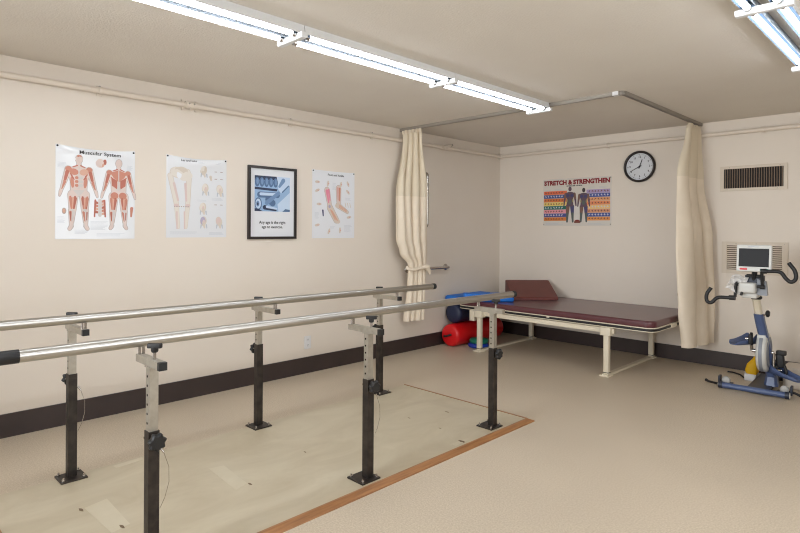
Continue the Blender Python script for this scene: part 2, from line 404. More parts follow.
# ------------------------------------------------------------------ grab bars
def grab_bar(label, a, b, base):
    t = thing('grab_bar', label, 'grab bar', base, group='metal grab bars on the left wall'); B0 = Vector(base)
    a, b = Vector(a), Vector(b); d = (b-a).normalized(); o = Vector((.065, 0, 0)); m = MB()
    pts = [a] + [a+o*.55]
    for k in range(1, 6):
        q = PI/2*k/5; pts.append(a+o*(.55+.45*math.sin(q))+d*(.03*(1-math.cos(q))))
    for k in range(5):
        q = PI/2*k/5; pts.append(b+o*(.55+.45*math.cos(q))-d*(.03*(1-math.sin(q))))
    pts += [b+o*.55, b]
    m.tube(pts, .016, M_CHROME, 14); m.build('bar', t, B0)
    for p in (a, b):
        m = MB(); m.lathe([(.038, 0), (.038, .005), (.03, .011), (.017, .014)], M_CHROME, 'x', 20, (0.0005, p.y, p.z)); m.build('wall_flange', t, B0)
grab_bar('horizontal metal grab bar on the left wall holding the tied curtain', (0, -1.755, .905), (0, -1.105, .905), (0, -1.44, .905))
grab_bar('vertical metal grab bar half hidden behind the left curtain', (0, -1.50, 1.38), (0, -1.50, 1.98), (0, -1.50, 1.68))

# ------------------------------------------------------------------ wall outlet
t = thing('wall_outlet', 'small white electrical outlet low on the left wall behind the bars', 'outlet', (0, -3.09, .285), LEFT)
m = MB(); m.slab(-.037, .037, -.06, .06, 0.0005, .007, M_OUT, .006, .003); m.build('cover_plate', t)
for s in (-.026, .026):
    m = MB(); m.slab(-.017, .017, s-.015, s+.015, .006, .009, M_OUT, .008, .001)
    m.box((-.008, s-.002, .009), (-.006, s+.007, .0095), M_HOLE); m.box((.006, s-.002, .009), (.008, s+.007, .0095), M_HOLE); m.lathe([(.0025, .009), (.0025, .0095)], M_HOLE, 'z', 8, (0, s-.008, 0))
    m.build('socket', t)

# ------------------------------------------------------------------ posters
def text_mesh(name, s, size, loc, m_, parent, width=None, align='CENTER', bold=0.):
    cu = bpy.data.curves.new(name, 'FONT'); cu.body = s; cu.size = size; cu.align_x = align; cu.align_y = 'CENTER'; cu.extrude = .0002; cu.offset = bold; cu.resolution_u = 3
    tmp = bpy.data.objects.new(name, cu); COL.objects.link(tmp)
    dg = bpy.context.evaluated_depsgraph_get(); me = bpy.data.meshes.new_from_object(tmp.evaluated_get(dg))
    bpy.data.objects.remove(tmp)
    xs = [v.co.x for v in me.vertices]; sx = width/(max(xs)-min(xs)) if width else 1
    for v in me.vertices: v.co = Vector((v.co.x*sx+loc[0], v.co.y+loc[1], v.co.z+loc[2]))
    me.materials.clear(); me.materials.append(m_)
    o = bpy.data.objects.new(name, me); COL.objects.link(o); o.parent = parent; return o
def ink(r, g, b): return mat('ink_%d_%d_%d' % (r, g, b), (r, g, b), .45)
class Sheet:
    """a printed sheet; local x right, y up, z out of the wall, (0,0) the centre"""
    def __init__(s, w, h, paper, sag=0., curl=0.):
        s.w, s.h, s.sag, s.curl = w, h, sag, curl; s.m = MB(); s.k = 0
        nx, ny = 14, 18; rings = []
        pts = [[s.P(-w/2+w*i/nx, -h/2+h*j/ny, 0) for i in range(nx+1)] for j in range(ny+1)]
        v = [p for r in pts for p in r]; n = nx+1
        s.m.add(v, [(j*n+i, j*n+i+1, (j+1)*n+i+1, (j+1)*n+i) for j in range(ny) for i in range(nx)], paper, True)
        bk = [p-Vector((0, 0, .0009)) for p in v]
        s.m.add(bk, [(j*n+i, (j+1)*n+i, (j+1)*n+i+1, j*n+i+1) for j in range(ny) for i in range(nx)], paper, True)
        edge = [i for i in range(n)] + [j*n+nx for j in range(1, ny+1)] + [ny*n+i for i in range(nx-1, -1, -1)] + [j*n for j in range(ny-1, 0, -1)]
        for a, b in zip(edge, edge[1:]+edge[:1]): s.m.add([v[a], bk[a], bk[b], v[b]], [(0, 1, 2, 3)], paper)
    def P(s, x, y, lay):
        u = x/(s.w/2); vv = y/s.h+.5
        y2 = y - s.sag*(1-u*u)*max(0, (vv-.75)/.25)**2
        z = .002 + s.curl*(1-u*u)*math.exp(-((vv-.93)/.06)**2) + .0004*lay + (s.k % 20)*1.5e-5
        return Vector((x, y2, z))
    def poly(s, pts, c, lay=1):
        s.k += 1
        s.m.poly([s.P(x, y, lay) for x, y in pts], c)
    def ell(s, x, y, rx, ry, c, lay=1, a=0, n=14):
        ca, sa = math.cos(a), math.sin(a); pts = []
        for k in range(n):
            q = 2*PI*k/n; ex, ey = rx*math.cos(q), ry*math.sin(q); pts.append((x+ex*ca-ey*sa, y+ex*sa+ey*ca))
        s.poly(pts, c, lay)
    def limb(s, p, q, r0, r1, c, lay=1):
        p, q = Vector(p), Vector(q); d = (q-p).normalized(); a0 = math.atan2(d.y, d.x); pts = []
        for k in range(7):
            a = a0+PI/2+PI*k/6; pts.append((p.x+r0*math.cos(a), p.y+r0*math.sin(a)))
        for k in range(7):
            a = a0-PI/2+PI*k/6; pts.append((q.x+r1*math.cos(a), q.y+r1*math.sin(a)))
        s.poly(pts, c, lay)
    def rect(s, x0, y0, x1, y1, c, lay=1): s.poly([(x0, y0), (x1, y0), (x1, y1), (x0, y1)], c, lay)
    def lines(s, x0, x1, ytop, n, pitch, c, th=.0018, lay=1):
        for k in range(n):
            e = x1-(x1-x0)*random.random()*.35; y = ytop-k*pitch; s.rect(x0, y-th, e, y, c, lay)
def pins(t, pts, col=None, S=None):
    for x, y in pts:
        m = MB(); z = .001
        if S: z = S.P(x, y, 0).z-.001
        m.lathe([(.006, z), (.007, z+.003), (.004, z+.006)], col or M_INK, 'z', 10, (x, y, 0)); m.build('push_pin', t)

C_MUS = [ink(202, 134, 112), ink(186, 108, 90), ink(214, 166, 144)]; C_SK = ink(218, 198, 190); C_TEN = ink(206, 198, 194); C_OUT = ink(178, 164, 158)
def body(S, cx, top, h, back=False):
    """printed anatomical figure: outlined skin, muscles laid over it"""
    def p(x, y): return (cx+x*h, top-y*h)
    def L(a, b, r0, r1, c, lay): S.limb(p(*a), p(*b), r0*h, r1*h, c, lay)
    def E(x, y, rx, ry, c, lay, a=0): S.ell(p(x, y)[0], p(x, y)[1], rx*h, ry*h, c, lay, a)
    for lay, g, cs in ((1, .006, C_OUT), (2, 0, C_SK)):
        E(0, .062, .042+g, .06+g, cs, lay); L((0, .12), (0, .165), .024+g, .032+g, cs, lay)
        S.poly([p(-.145-g, .2), p(-.045, .158-g), p(.045, .158-g), p(.145+g, .2), p(.10+g, .36), p(.095+g, .47), p(.12+g, .55+g), p(-.12-g, .55+g), p(-.095-g, .47), p(-.10-g, .36)][::-1], cs, lay)
        for s in (-1, 1):
            L((s*.125, .2), (s*.165, .35), .036+g, .028+g, cs, lay); L((s*.165, .35), (s*.205, .485), .028+g, .015+g, cs, lay); L((s*.208, .49), (s*.222, .55), .018+g, .010+g, cs, lay)
            L((s*.068, .53), (s*.072, .73), .06+g, .04+g, cs, lay); L((s*.075, .73), (s*.085, .92), .042+g, .022+g, cs, lay); L((s*.085, .94), (s*.105, .975), .024+g, .02+g, cs, lay)
    m1, m2, m3 = C_MUS
    for s in (-1, 1):
        E(s*.122, .2, .038, .034, m1, 3); 
        if not back:
            E(s*.06, .235, .055, .042, m3 if s > 0 else m1, 3, s*.2)
            for k in range(3): E(s*.026, .31+k*.05, .022, .02, m1 if s < 0 else C_TEN, 3)
            E(s*.078, .37, .022, .075, m1, 3, -s*.1)
        else:
            S.poly([p(0, .16), p(s*.11, .2), p(s*.07, .27), p(0, .33)][::s], m1, 3); S.poly([p(s*.02, .31), p(s*.1, .26), p(s*.09, .38), p(s*.02, .43)][::s], m2, 3)
            E(s*.055, .52, .052, .05, m1, 3)
        L((s*.136, .24), (s*.16, .34), .022, .016, m2, 3); L((s*.17, .37), (s*.197, .455), .021, .009, m1, 3)
        for dx, c in ((-.026, m1), (.006, m3), (.03, m2)): L((s*.07+dx, .58), (s*.073+dx*.5, .71), .018, .01, c, 4)
        for dx, c in ((-.016, m1), (.014, C_TEN)): L((s*.077+dx, .76), (s*.083+dx*.4, .87), .019, .009, c, 4)
        E(s*.073, .735, .02, .02, C_TEN, 5)
    S.poly([p(-.07, .47), p(.07, .47), p(0, .56)][::-1], C_TEN, 4) if not back else S.poly([p(-.03, .44), p(.03, .44), p(0, .34)], C_TEN, 4)
    if not back: E(0, .065, .032, .044, m3, 3); E(-.014, .05, .008, .005, C_OUT, 4); E(.014, .05, .008, .005, C_OUT, 4); E(0, .09, .014, .006, m1, 4); E(0, .02, .028, .016, m1, 4)
    for s in (-1, 1):
        L((s*.045, .56), (s*.05, .66), .012, .008, m2, 5); L((s*.1, .56), (s*.092, .68), .012, .007, m1, 5); L((s*.02, .15), (s*.07, .172), .008, .006, m2, 4)
        for k in range(3): L((s*(.10-k*.012), .265+k*.022), (s*(.075-k*.01), .29+k*.022), .007, .005, m2, 5)
        L((s*.188, .36), (s*.205, .45), .007, .005, C_TEN, 5); L((s*.098, .76), (s*.094, .86), .008, .005, m2, 5); L((s*.06, .9), (s*.07, .955), .006, .005, C_TEN, 5)
    L((0, .17), (0, .45), .006, .006, C_TEN, 5)
# 1: muscle chart
t = thing('anatomy_poster', 'muscle poster with two red full body figures, leftmost on the left wall', 'poster', (0, -4.91, 1.588), LEFT, 'anatomy posters on the left wall')
S = Sheet(.515, .645, M_PAPER, .018, .012)
body(S, -.115, .265, .53); body(S, .145, .255, .515, True)
S.ell(.02, .215, .03, .034, C_SK, 1); S.ell(.03, .21, .02, .026, C_MUS[2], 2); S.ell(.05, .225, .012, .022, C_MUS[1], 3)
for k in range(9): S.limb((.02+(-1)**k*.026, -.055-k*.011), (.02+(-1)**k*.006, -.06-k*.011), .010, .006, C_MUS[k % 3], 2+k % 3)
S.limb((.02, -.05), (.02, -.155), .012, .012, C_TEN, 5)
for s in (-1, 1): S.limb((.02+s*.03, -.05), (.02+s*.035, -.165), .006, .005, C_MUS[1], 4)
S.ell(-.205, -.13, .014, .022, C_OUT, 1); S.ell(-.205, -.13, .009, .015, C_MUS[2], 2); S.limb((.232, -.16), (.236, -.10), .006, .011, C_MUS[0], 2)
for x0, x1, y, n in ((-.245, -.19, .2, 5), (-.245, -.2, -.17, 6), (-.04, .08, -.2, 8), (.2, .245, .21, 5), (-.14, -.05, -.26, 4), (.0, .2, -.285, 3)): S.lines(x0, x1, y, n, .008, M_GREY)
S.m.build('paper', t)
text_mesh('title_lettering', 'Muscular System', .034, (.02, .277, .013), M_INK, t, .27, bold=.0006)
pins(t, [(-.247, .312), (.247, .308)], S=S)
# 2: joint / bone chart
t = thing('anatomy_poster', 'pale poster with leg bones and small joint drawings, second from left', 'poster', (0, -4.17, 1.592), LEFT, 'anatomy posters on the left wall')
S = Sheet(.50, .64, M_PAPER, .015, .012)
bone = ink(222, 214, 204); bo2 = ink(212, 200, 186); red = ink(216, 194, 188); lil = ink(176, 168, 192)
S.ell(-.14, .19, .085, .05, bo2, 1); S.ell(-.14, .19, .08, .045, bone, 2); S.ell(-.095, .16, .055, .035, bone, 3, .3); S.ell(-.15, .17, .02, .03, M_PAPER2, 4)
for s in (-1, 1):
    a = (-.145+s*.075, .16); b = (-.125+s*.045, -.06); c = (-.125+s*.03, -.24)
    S.limb(a, b, .022, .02, bo2, 1); S.limb(a, b, .017, .015, bone, 2); S.limb(b, c, .02, .014, bo2, 1); S.limb(b, c, .016, .011, bone, 2)
    S.limb((a[0]-s*.03, .1), (b[0]-s*.012, -.03), .01, .008, red, 3); S.ell(b[0], b[1]-.01, .022, .014, red, 3); S.limb((c[0]-.012, -.12), (c[0]-.01, -.25), .006, .005, red, 3)
for k in range(7): S.rect(-.19+k*.018, -.082, -.18+k*.018, -.074, C_OUT, 5)
for x, y, c in ((.05, .22, bone), (.065, .075, bone), (.19, .07, bone), (.045, -.08, bone), (.05, -.19, lil), (.185, -.19, red)):
    S.ell(x, y, .028, .04, bo2, 1, .3*(x-.1)*10); S.ell(x-.004, y+.004, .022, .032, c, 2); S.limb((x+.002, y-.01), (x+.01, y-.05), .012, .008, bo2, 3); S.limb((x-.018, y-.03), (x-.022, y-.055), .006, .004, M_GREY, 3); S.limb((x+.026, y-.03), (x+.03, y-.055), .006, .004, M_GREY, 3); S.ell(x+.004, y, .009, .013, red, 4)
S.limb((.11, .17), (.115, .145), .012, .008, bo2, 2)
for x in (.155, .205):
    for y in (.215, .155, -.055): S.rect(x-.011, y-.003, x+.011, y+.003, C_OUT, 1)
for x0, x1, y, n in ((.0, .23, .29, 2), (-.22, .0, -.275, 3), (.12, .23, .0, 3), (.1, .24, -.28, 3), (.0, .1, -.02, 2)): S.lines(x0, x1, y, n, .008, M_GREY)
S.m.build('paper', t)
text_mesh('title_lettering', 'Leg and Joint', .024, (-.075, .285, .012), M_INK, t, .13, bold=.0005)
pins(t, [(-.24, .31), (.24, .308)], S=S)
# 3: framed print
t = thing('framed_print', 'black framed blue photograph print with a line of text below', 'picture', (0, -3.48, 1.572), LEFT)
fwid, fh, fb = .492, .636, .022
m = MB()
for a, b in (((-fwid/2, -fh/2, .001), (-fwid/2+fb, fh/2, .024)), ((fwid/2-fb, -fh/2, .001), (fwid/2, fh/2, .024)), ((-fwid/2+fb, -fh/2, .001), (fwid/2-fb, -fh/2+fb, .024)), ((-fwid/2+fb, fh/2-fb, .001), (fwid/2-fb, fh/2, .024))): m.box(a, b, M_FRAME)
m.build('frame', t)
m = MB(); m.box((-fwid/2+fb, -fh/2+fb, .004), (fwid/2-fb, fh/2-fb, .008), M_PAPER2); m.build('mount_board', t)
class Flat(Sheet):
    def __init__(s, z): s.m = MB(); s.z = z; s.k = 0
    def P(s, x, y, lay): return Vector((x, y, s.z+.0004*lay+(s.k % 20)*1.5e-5))
S = Flat(.0082)
b1, b2, b3, b4, b5 = ink(150, 180, 214), ink(84, 112, 150), ink(42, 54, 84), ink(196, 214, 236), ink(116, 146, 186)
X0, X1, Y0, Y1 = -.18, .18, -.075, .235
S.rect(X0, Y0, X1, Y1, b1, 1)
S.poly([(-.18, .235), (.05, .235), (.07, .205), (-.18, .195)][::-1], b3, 2)
for k in range(5): S.ell(-.155+k*.046, .18, .024, .042, b2, 3); S.ell(-.152+k*.046, .185, .013, .028, b5, 4)
S.poly([(-.18, .135), (.05, .125), (.04, .105), (-.18, .115)][::-1], b3, 5); S.limb((-.13, .07), (.05, .07), .026, .024, b2, 3); S.limb((-.12, .076), (.05, .077), .013, .012, b4, 4)
S.poly([(.04, .235), (.18, .235), (.18, .165), (.085, .09), (.06, .12)][::-1], b4, 2); S.limb((.07, .15), (.11, .205), .012, .02, b5, 3); S.limb((.1, .1), (.165, .16), .006, .005, b2, 5)
S.ell(-.145, -.01, .036, .055, b2, 5); S.ell(-.145, -.01, .027, .044, b4, 6); S.ell(-.15, -.01, .016, .026, b5, 7); S.ell(-.15, -.012, .008, .013, b3, 8)
S.limb((.06, .09), (-.06, .0), .016, .02, b5, 5); S.limb((-.05, .03), (.0, .0), .026, .03, b2, 4); S.limb((-.08, -.04), (.03, -.06), .02, .012, b3, 4); S.limb((-.06, -.035), (.04, -.05), .01, .008, b4, 6)
S.poly([(.05, -.01), (.18, .1), (.18, -.075), (.06, -.075)][::-1], b4, 3); S.poly([(.1, -.075), (.13, -.05), (.18, -.055), (.18, -.075)][::-1], b2, 5); S.poly([(-.18, -.075), (-.1, -.075), (-.14, -.055), (-.18, -.05)], b3, 6)
S.m.build('blue_photograph', t)
text_mesh('caption_lettering', 'Any age is the right', .035, (.0, -.172, .009), M_INK, t, .27, bold=.0006)
text_mesh('caption_lettering', 'age to exercise.', .035, (.0, -.212, .009), M_INK, t, .215, bold=.0006)
# 4: foot chart
t = thing('anatomy_poster', 'foot and ankle poster with two pink lower legs, rightmost on the left wall', 'poster', (0, -2.786, 1.583), LEFT, 'anatomy posters on the left wall')
S = Sheet(.52, .65, M_PAPER2, .004, .002)
pk, rd, fl = ink(228, 140, 160), ink(214, 168, 160), ink(214, 198, 184)
S.limb((-.085, .135), (-.05, -.02), .034, .026, C_OUT, 1); S.limb((-.085, .135), (-.05, -.02), .030, .022, C_SK, 2); S.limb((-.05, -.03), (.03, -.15), .036, .034, C_OUT, 1); S.limb((-.05, -.03), (.03, -.15), .032, .03, fl, 2); S.ell(.045, -.16, .034, .024, fl, 2, -.3)
S.limb((-.09, .13), (-.065, .02), .014, .008, pk, 3); S.limb((-.068, .14), (-.05, .04), .011, .006, pk, 4); S.ell(-.055, -.02, .014, .016, lil, 4)
for k in range(4): S.limb((-.045+k*.008, -.05-k*.004), (.01+k*.014, -.145-k*.005), .004, .003, C_MUS[2], 4)
S.limb((.055, .16), (.06, .02), .034, .028, C_OUT, 1); S.limb((.055, .16), (.06, .02), .03, .024, C_SK, 2); S.limb((.05, -.005), (.17, -.07), .03, .018, C_OUT, 1); S.limb((.05, -.005), (.17, -.07), .027, .015, fl, 2); S.ell(.04, -.01, .026, .022, fl, 3)
S.limb((.045, .16), (.052, .05), .013, .008, rd, 3); S.limb((.07, .16), (.07, .04), .01, .006, C_MUS[0], 3)
for k in range(3): S.limb((.065, .0-k*.012), (.16, -.05-k*.01), .004, .003, C_MUS[2], 4)
for x, y, a in ((-.2, .21, 0), (-.2, .13, .4), (-.18, .0, 0), (-.2, -.2, .2), (-.075, .2, 1.4), (.085, .2, 1.4), (.175, .21, 2), (.175, .13, -.8), (.19, -.12, .2), (-.06, -.26, 1.2), (.075, -.25, 1.5)):
    S.ell(x, y, .03, .013, bo2, 1, a); S.ell(x, y, .025, .009, fl, 2, a); S.ell(x+.008, y, .008, .006, rd, 3)
for k in range(3): S.limb((.14+k*.03, .02), (.15+k*.03, -.02), .004, .004, bo2, 1)
S.limb((-.135, -.06), (-.13, -.11), .01, .007, ink(70, 76, 110), 2)
for x0, x1, y, n in ((-.02, .03, .21, 8), (.14, .22, .07, 3), (.13, .23, -.2, 8), (-.23, -.17, -.08, 7), (-.05, .02, -.21, 3)): S.lines(x0, x1, y, n, .009, M_GREY)
S.m.build('paper', t)
text_mesh('title_lettering', 'Foot and Ankle', .028, (.02, .285, .006), M_INK, t, .2, bold=.0006)
pins(t, [(-.25, .315), (.25, .315)], S=S)
# 5: stretch chart
t = thing('exercise_poster', 'colourful striped stretch and strengthen poster on the back wall', 'poster', (1.085, 0, 1.684), BACK)
S = Sheet(.87, .57, mat('poster_paper', (214, 206, 196), .4), 0, .001)
oc = [ink(224, 110, 70), ink(70, 84, 140), ink(216, 120, 60), ink(226, 200, 110), ink(24, 104, 92), ink(226, 150, 160), ink(74, 76, 140), ink(206, 122, 52)]
y = .142
for k, c in enumerate(oc): S.rect(-.425, y-.045, -.115, y-.002, c, 1); y -= .0455
rc = [ink(170, 150, 190), ink(66, 80, 150), ink(222, 160, 110), ink(228, 140, 90), ink(232, 190, 120), ink(216, 150, 110), ink(70, 84, 150), ink(226, 150, 80)]
y = .142
for k, c in enumerate(rc): S.rect(.135, y-.045, .42, y-.002, c, 1); y -= .0455
lt = ink(206, 206, 220); dk = ink(120, 70, 60)
for side in (-1, 1):
    for k in range(8):
        for q in range(7):
            x = (-.40 if side < 0 else .17)+q*.037; yy = .119-k*.0455
            c = lt if k in (1, 4, 6) else dk
            S.limb((x, yy+.008), (x+.012*random.uniform(-1, 1), yy-.008), .0045, .003, c, 2); S.limb((x-.008, yy), (x+.01, yy+.006*random.uniform(-1, 1)), .003, .0025, c, 3)
S.poly([(-.06, -.22), (.04, -.22), (.055, -.05), (-.07, -.05)], ink(220, 214, 206), 1)
g1, g2, g3, g4 = ink(96, 74, 88), ink(84, 92, 90), ink(120, 88, 76), ink(70, 66, 108)
def printed(cx, top, h, hair):
    def p(x, y): return (cx+x*h, top-y*h)
    S.ell(cx, top-.06*h, .05*h, .065*h, hair, 3)
    S.poly([p(-.13, .17), p(-.045, .14), p(.045, .14), p(.13, .17), p(.09, .36), p(.105, .54), p(-.105, .54), p(-.09, .36)][::-1], g1, 4)
    for s in (-1, 1):
        S.limb(p(s*.13, .2), p(s*.16, .36), .04*h, .03*h, g3, 3); S.limb(p(s*.16, .36), p(s*.18, .52), .028*h, .018*h, g1, 3)
        S.limb(p(s*.065, .54), p(s*.075, .74), .06*h, .042*h, g4 if s > 0 else g3, 3); S.limb(p(s*.075, .74), p(s*.085, .96), .04*h, .026*h, g2, 3); S.ell(p(s*.06, .24)[0], p(s*.06, .24)[1], .05*h, .045*h, g4, 5); S.ell(p(s*.085, .38)[0], p(s*.085, .38)[1], .02*h, .05*h, ink(150, 140, 90), 5)
    S.ell(cx, top-.42*h, .05*h, .07*h, g2, 5)
printed(-.075, .184, .435, g1); printed(.1, .162, .41, ink(56, 44, 46))
S.ell(.02, -.228, .035, .018, ink(120, 40, 36), 3); S.rect(-.02, -.25, .06, -.23, ink(126, 70, 56), 4)
for x0, x1, yy in ((-.41, -.3, .16), (-.28, -.18, .165), (.16, .26, .17), (.29, .4, .17), (-.4, -.15, -.252), (.15, .4, -.252)): S.lines(x0, x1, yy, 2, .012, M_GREY, .003)
S.m.build('paper', t)
text_mesh('title_lettering', 'STRETCH & STRENGTHEN', .072, (0, .236, .0035), ink(134, 24, 34), t, .84, bold=.0042)
text_mesh('subtitle_lettering', 'EXERCISE GUIDE', .017, (-.02, .194, .0035), M_INK, t, .2, bold=.0008)
pins(t, [(-.42, .265), (.425, .268), (-.425, -.265), (.425, -.265)], M_TRACK, S)

# ------------------------------------------------------------------ clock
t = thing('wall_clock', 'round black rimmed wall clock with white dial on the back wall', 'clock', (1.84, 0, 2.047), BACK)
m = MB(); m.lathe([(.15, .001), (.168, .006), (.172, .03), (.164, .045), (.152, .045), (.146, .03), (.146, .012)], M_FRAME, 'z', 48); m.build('rim', t)
m = MB(); m.lathe([(.147, .008), (.147, .014)], mat('clock_dial', (214, 216, 220), .5), 'z', 48)
for k in range(60):
    a = 2*PI*k/60; r0 = .128 if k % 5 else .122
    M = Matrix.Rotation(-a, 4, 'Z'); w_ = .0008 if k % 5 else .002
    m.box((-w_, r0, .014), (w_, .136, .0146), M_INK, M)
dial = m.build('dial', t)
for k in range(1, 13):
    a = PI/2-2*PI*k/12; text_mesh('numeral', str(k), .03, (.106*math.cos(a), .106*math.sin(a), .0145), M_INK, dial, bold=.0006)
def hand(name, ang, L, wd, z):
    m = MB(); M = Matrix.Translation((0, 0, z)) @ Matrix.Rotation(-ang, 4, 'Z')
    m.prism([(-wd, -.022), (wd, -.022), (wd*.6, L), (-wd*.6, L)], .002, M_INK, M); m.build(name, t)
hand('hour_hand', 2*PI*(12.68/12), .082, .0055, .018); hand('minute_hand', 2*PI*(40.5/60), .118, .0042, .022)
m = MB(); m.lathe([(.009, .016), (.009, .026), (.005, .028)], M_INK, 'z', 14); m.build('hub', t)

# ------------------------------------------------------------------ air vents
M_VFR = mat('cream_vent_enamel', (212, 198, 180), .45)
t = thing('air_vent', 'wide air vent with dark vertical slats high on the back wall', 'air vent', (2.914, 0, 1.862), BACK, 'wall air vents')
vw, vh, iw, ih = .56, .245, .497, .19
m = MB()
for a, b in (((-vw/2, -vh/2, .0005), (-iw/2, vh/2, .014)), ((iw/2, -vh/2, .0005), (vw/2, vh/2, .014)), ((-iw/2, -vh/2, .0005), (iw/2, -ih/2, .012)), ((-iw/2, ih/2, .0005), (iw/2, vh/2, .012))): m.box(a, b, M_VFR)
for x in (-.2, .22): m.lathe([(.004, .012), (.003, .014)], M_TRACK, 'z', 8, (x, .108, 0)); m.lathe([(.004, .012), (.003, .014)], M_TRACK, 'z', 8, (x-.02, -.108, 0))
m.build('frame', t)
m = MB(); m.box((-iw/2, -ih/2, .0005), (iw/2, ih/2, .002), M_VENTD); m.build('duct_opening', t)
M_SLAT = mat('dusty_brown_slat', (158, 138, 120), .5)
for k in range(24):
    x = -iw/2+.012+k*(iw-.024)/23; m = MB()
    M = Matrix.Translation((x, 0, .007)) @ Matrix.Rotation(.6, 4, 'Y'); m.box((-.0014, -ih/2, -.005), (.0014, ih/2, .005), M_SLAT, M); m.build('slat', t)
t = thing('air_vent', 'cream air vent with horizontal louvres behind the exercise machine monitor', 'air vent', (2.925, 0, 1.09), BACK, 'wall air vents')
vw, vh, iw, ih = .55, .31, .46, .235
m = MB()
for a, b in (((-vw/2, -vh/2, .0005), (-iw/2, vh/2, .014)), ((iw/2, -vh/2, .0005), (vw/2, vh/2, .014)), ((-iw/2, -vh/2, .0005), (iw/2, -ih/2, .012)), ((-iw/2, ih/2, .0005), (iw/2, vh/2, .012))): m.box(a, b, M_VFR)
for x in (-.15, .02, .25): m.lathe([(.004, .012), (.003, .014)], M_TRACK, 'z', 8, (x, .137, 0))
m.build('frame', t)
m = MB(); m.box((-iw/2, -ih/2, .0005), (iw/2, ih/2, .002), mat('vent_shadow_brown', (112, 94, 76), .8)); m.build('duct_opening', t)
for k in range(12):
    y = -ih/2+.012+k*(ih-.024)/11; m = MB()
    M = Matrix.Translation((0, y, .007)) @ Matrix.Rotation(.5, 4, 'X'); m.box((-iw/2, -.0055, -.0012), (iw/2, .0055, .0012), M_PIPE, M); m.build('louvre', t)

# ------------------------------------------------------------------ platform under the bars
PX0, PX1, PY0, PY1, PZ = .95, 2.157, -5.70, -2.765, .014
t = thing('floor_platform', 'low cream floor platform with wooden edging carrying the parallel bars', 'platform', (1.55, -4.2, 0))
B0 = Vector((1.55, -4.2, 0))
m = MB(); m.box((PX0, PY0, 0), (PX1, PY1, PZ), M_DECK); m.build('deck_board', t, B0)
def edging(pts):
    m = MB(); m.rings(pts, M_WOOD, False); return m.build('wood_edging', t, B0)
edging([[Vector(p) for p in ((PX1, y0, 0), (PX1+.052, y1, 0), (PX1+.049, y1, .006), (PX1+.012, y0, PZ+.004), (PX1, y0, PZ+.004))] for y0, y1 in ((PY0, PY0), (PY1, PY1+.03))])
edging([[Vector(p) for p in ((x, PY1, 0), (x, PY1, PZ+.003), (x, PY1+.012, PZ+.003), (x, PY1+.03, .004), (x, PY1+.03, 0))] for x in (PX0, PX1)])
edging([[Vector(p) for p in ((x, PY0-.055, 0), (x, PY0-.05, .006), (x, PY0-.012, PZ+.004), (x, PY0, PZ+.004), (x, PY0, 0))] for x in (PX0, PX1+.05)])
M_PATCH = mat('pale_filler_patch', (202, 191, 168), .5, noise=(9, (196, 184, 160), .7)); M_CHIP = mat('brown_chip', (112, 92, 70), .7)
def patch(pts, m_, name, h=.0008):
    m = MB(); m.prism(pts, h, m_, Matrix.Translation((0, 0, PZ))); m.build(name, t, B0)
patch([(1.387, -5.376), (1.712, -5.36), (1.688, -5.276), (1.362, -5.269)], M_PATCH, 'filler_patch')
patch([(1.383, -4.751), (1.72, -4.772), (1.697, -4.693), (1.402, -4.671)], M_PATCH, 'filler_patch')
patch([(.977, -5.115), (1.02, -5.11), (1.005, -4.962), (.962, -4.952)], M_PATCH, 'filler_patch')
patch([(2.09, -3.511), (2.128, -3.512), (2.122, -3.355), (2.101, -3.355)], M_PATCH, 'filler_patch')
for x, y, a, k_ in ((1.396, -5.393, .5, 1), (1.687, -5.31, .5, 1), (1.71, -4.686, .5, .8), (1.562, -4.233, 0, .5), (1.573, -3.35, 0, .5), (1.675, -3.057, .6, .8), (2.11, -3.43, 1.5, 1.6), (1.86, -3.35, .3, .5)):
    q = [(x+k_*.016*math.cos(a+k*PI/3)*(1 if k % 3 else 1.6), y+k_*.008*math.sin(a+k*PI/3)) for k in range(6)]
    patch(q, M_CHIP, 'chip', .0012)

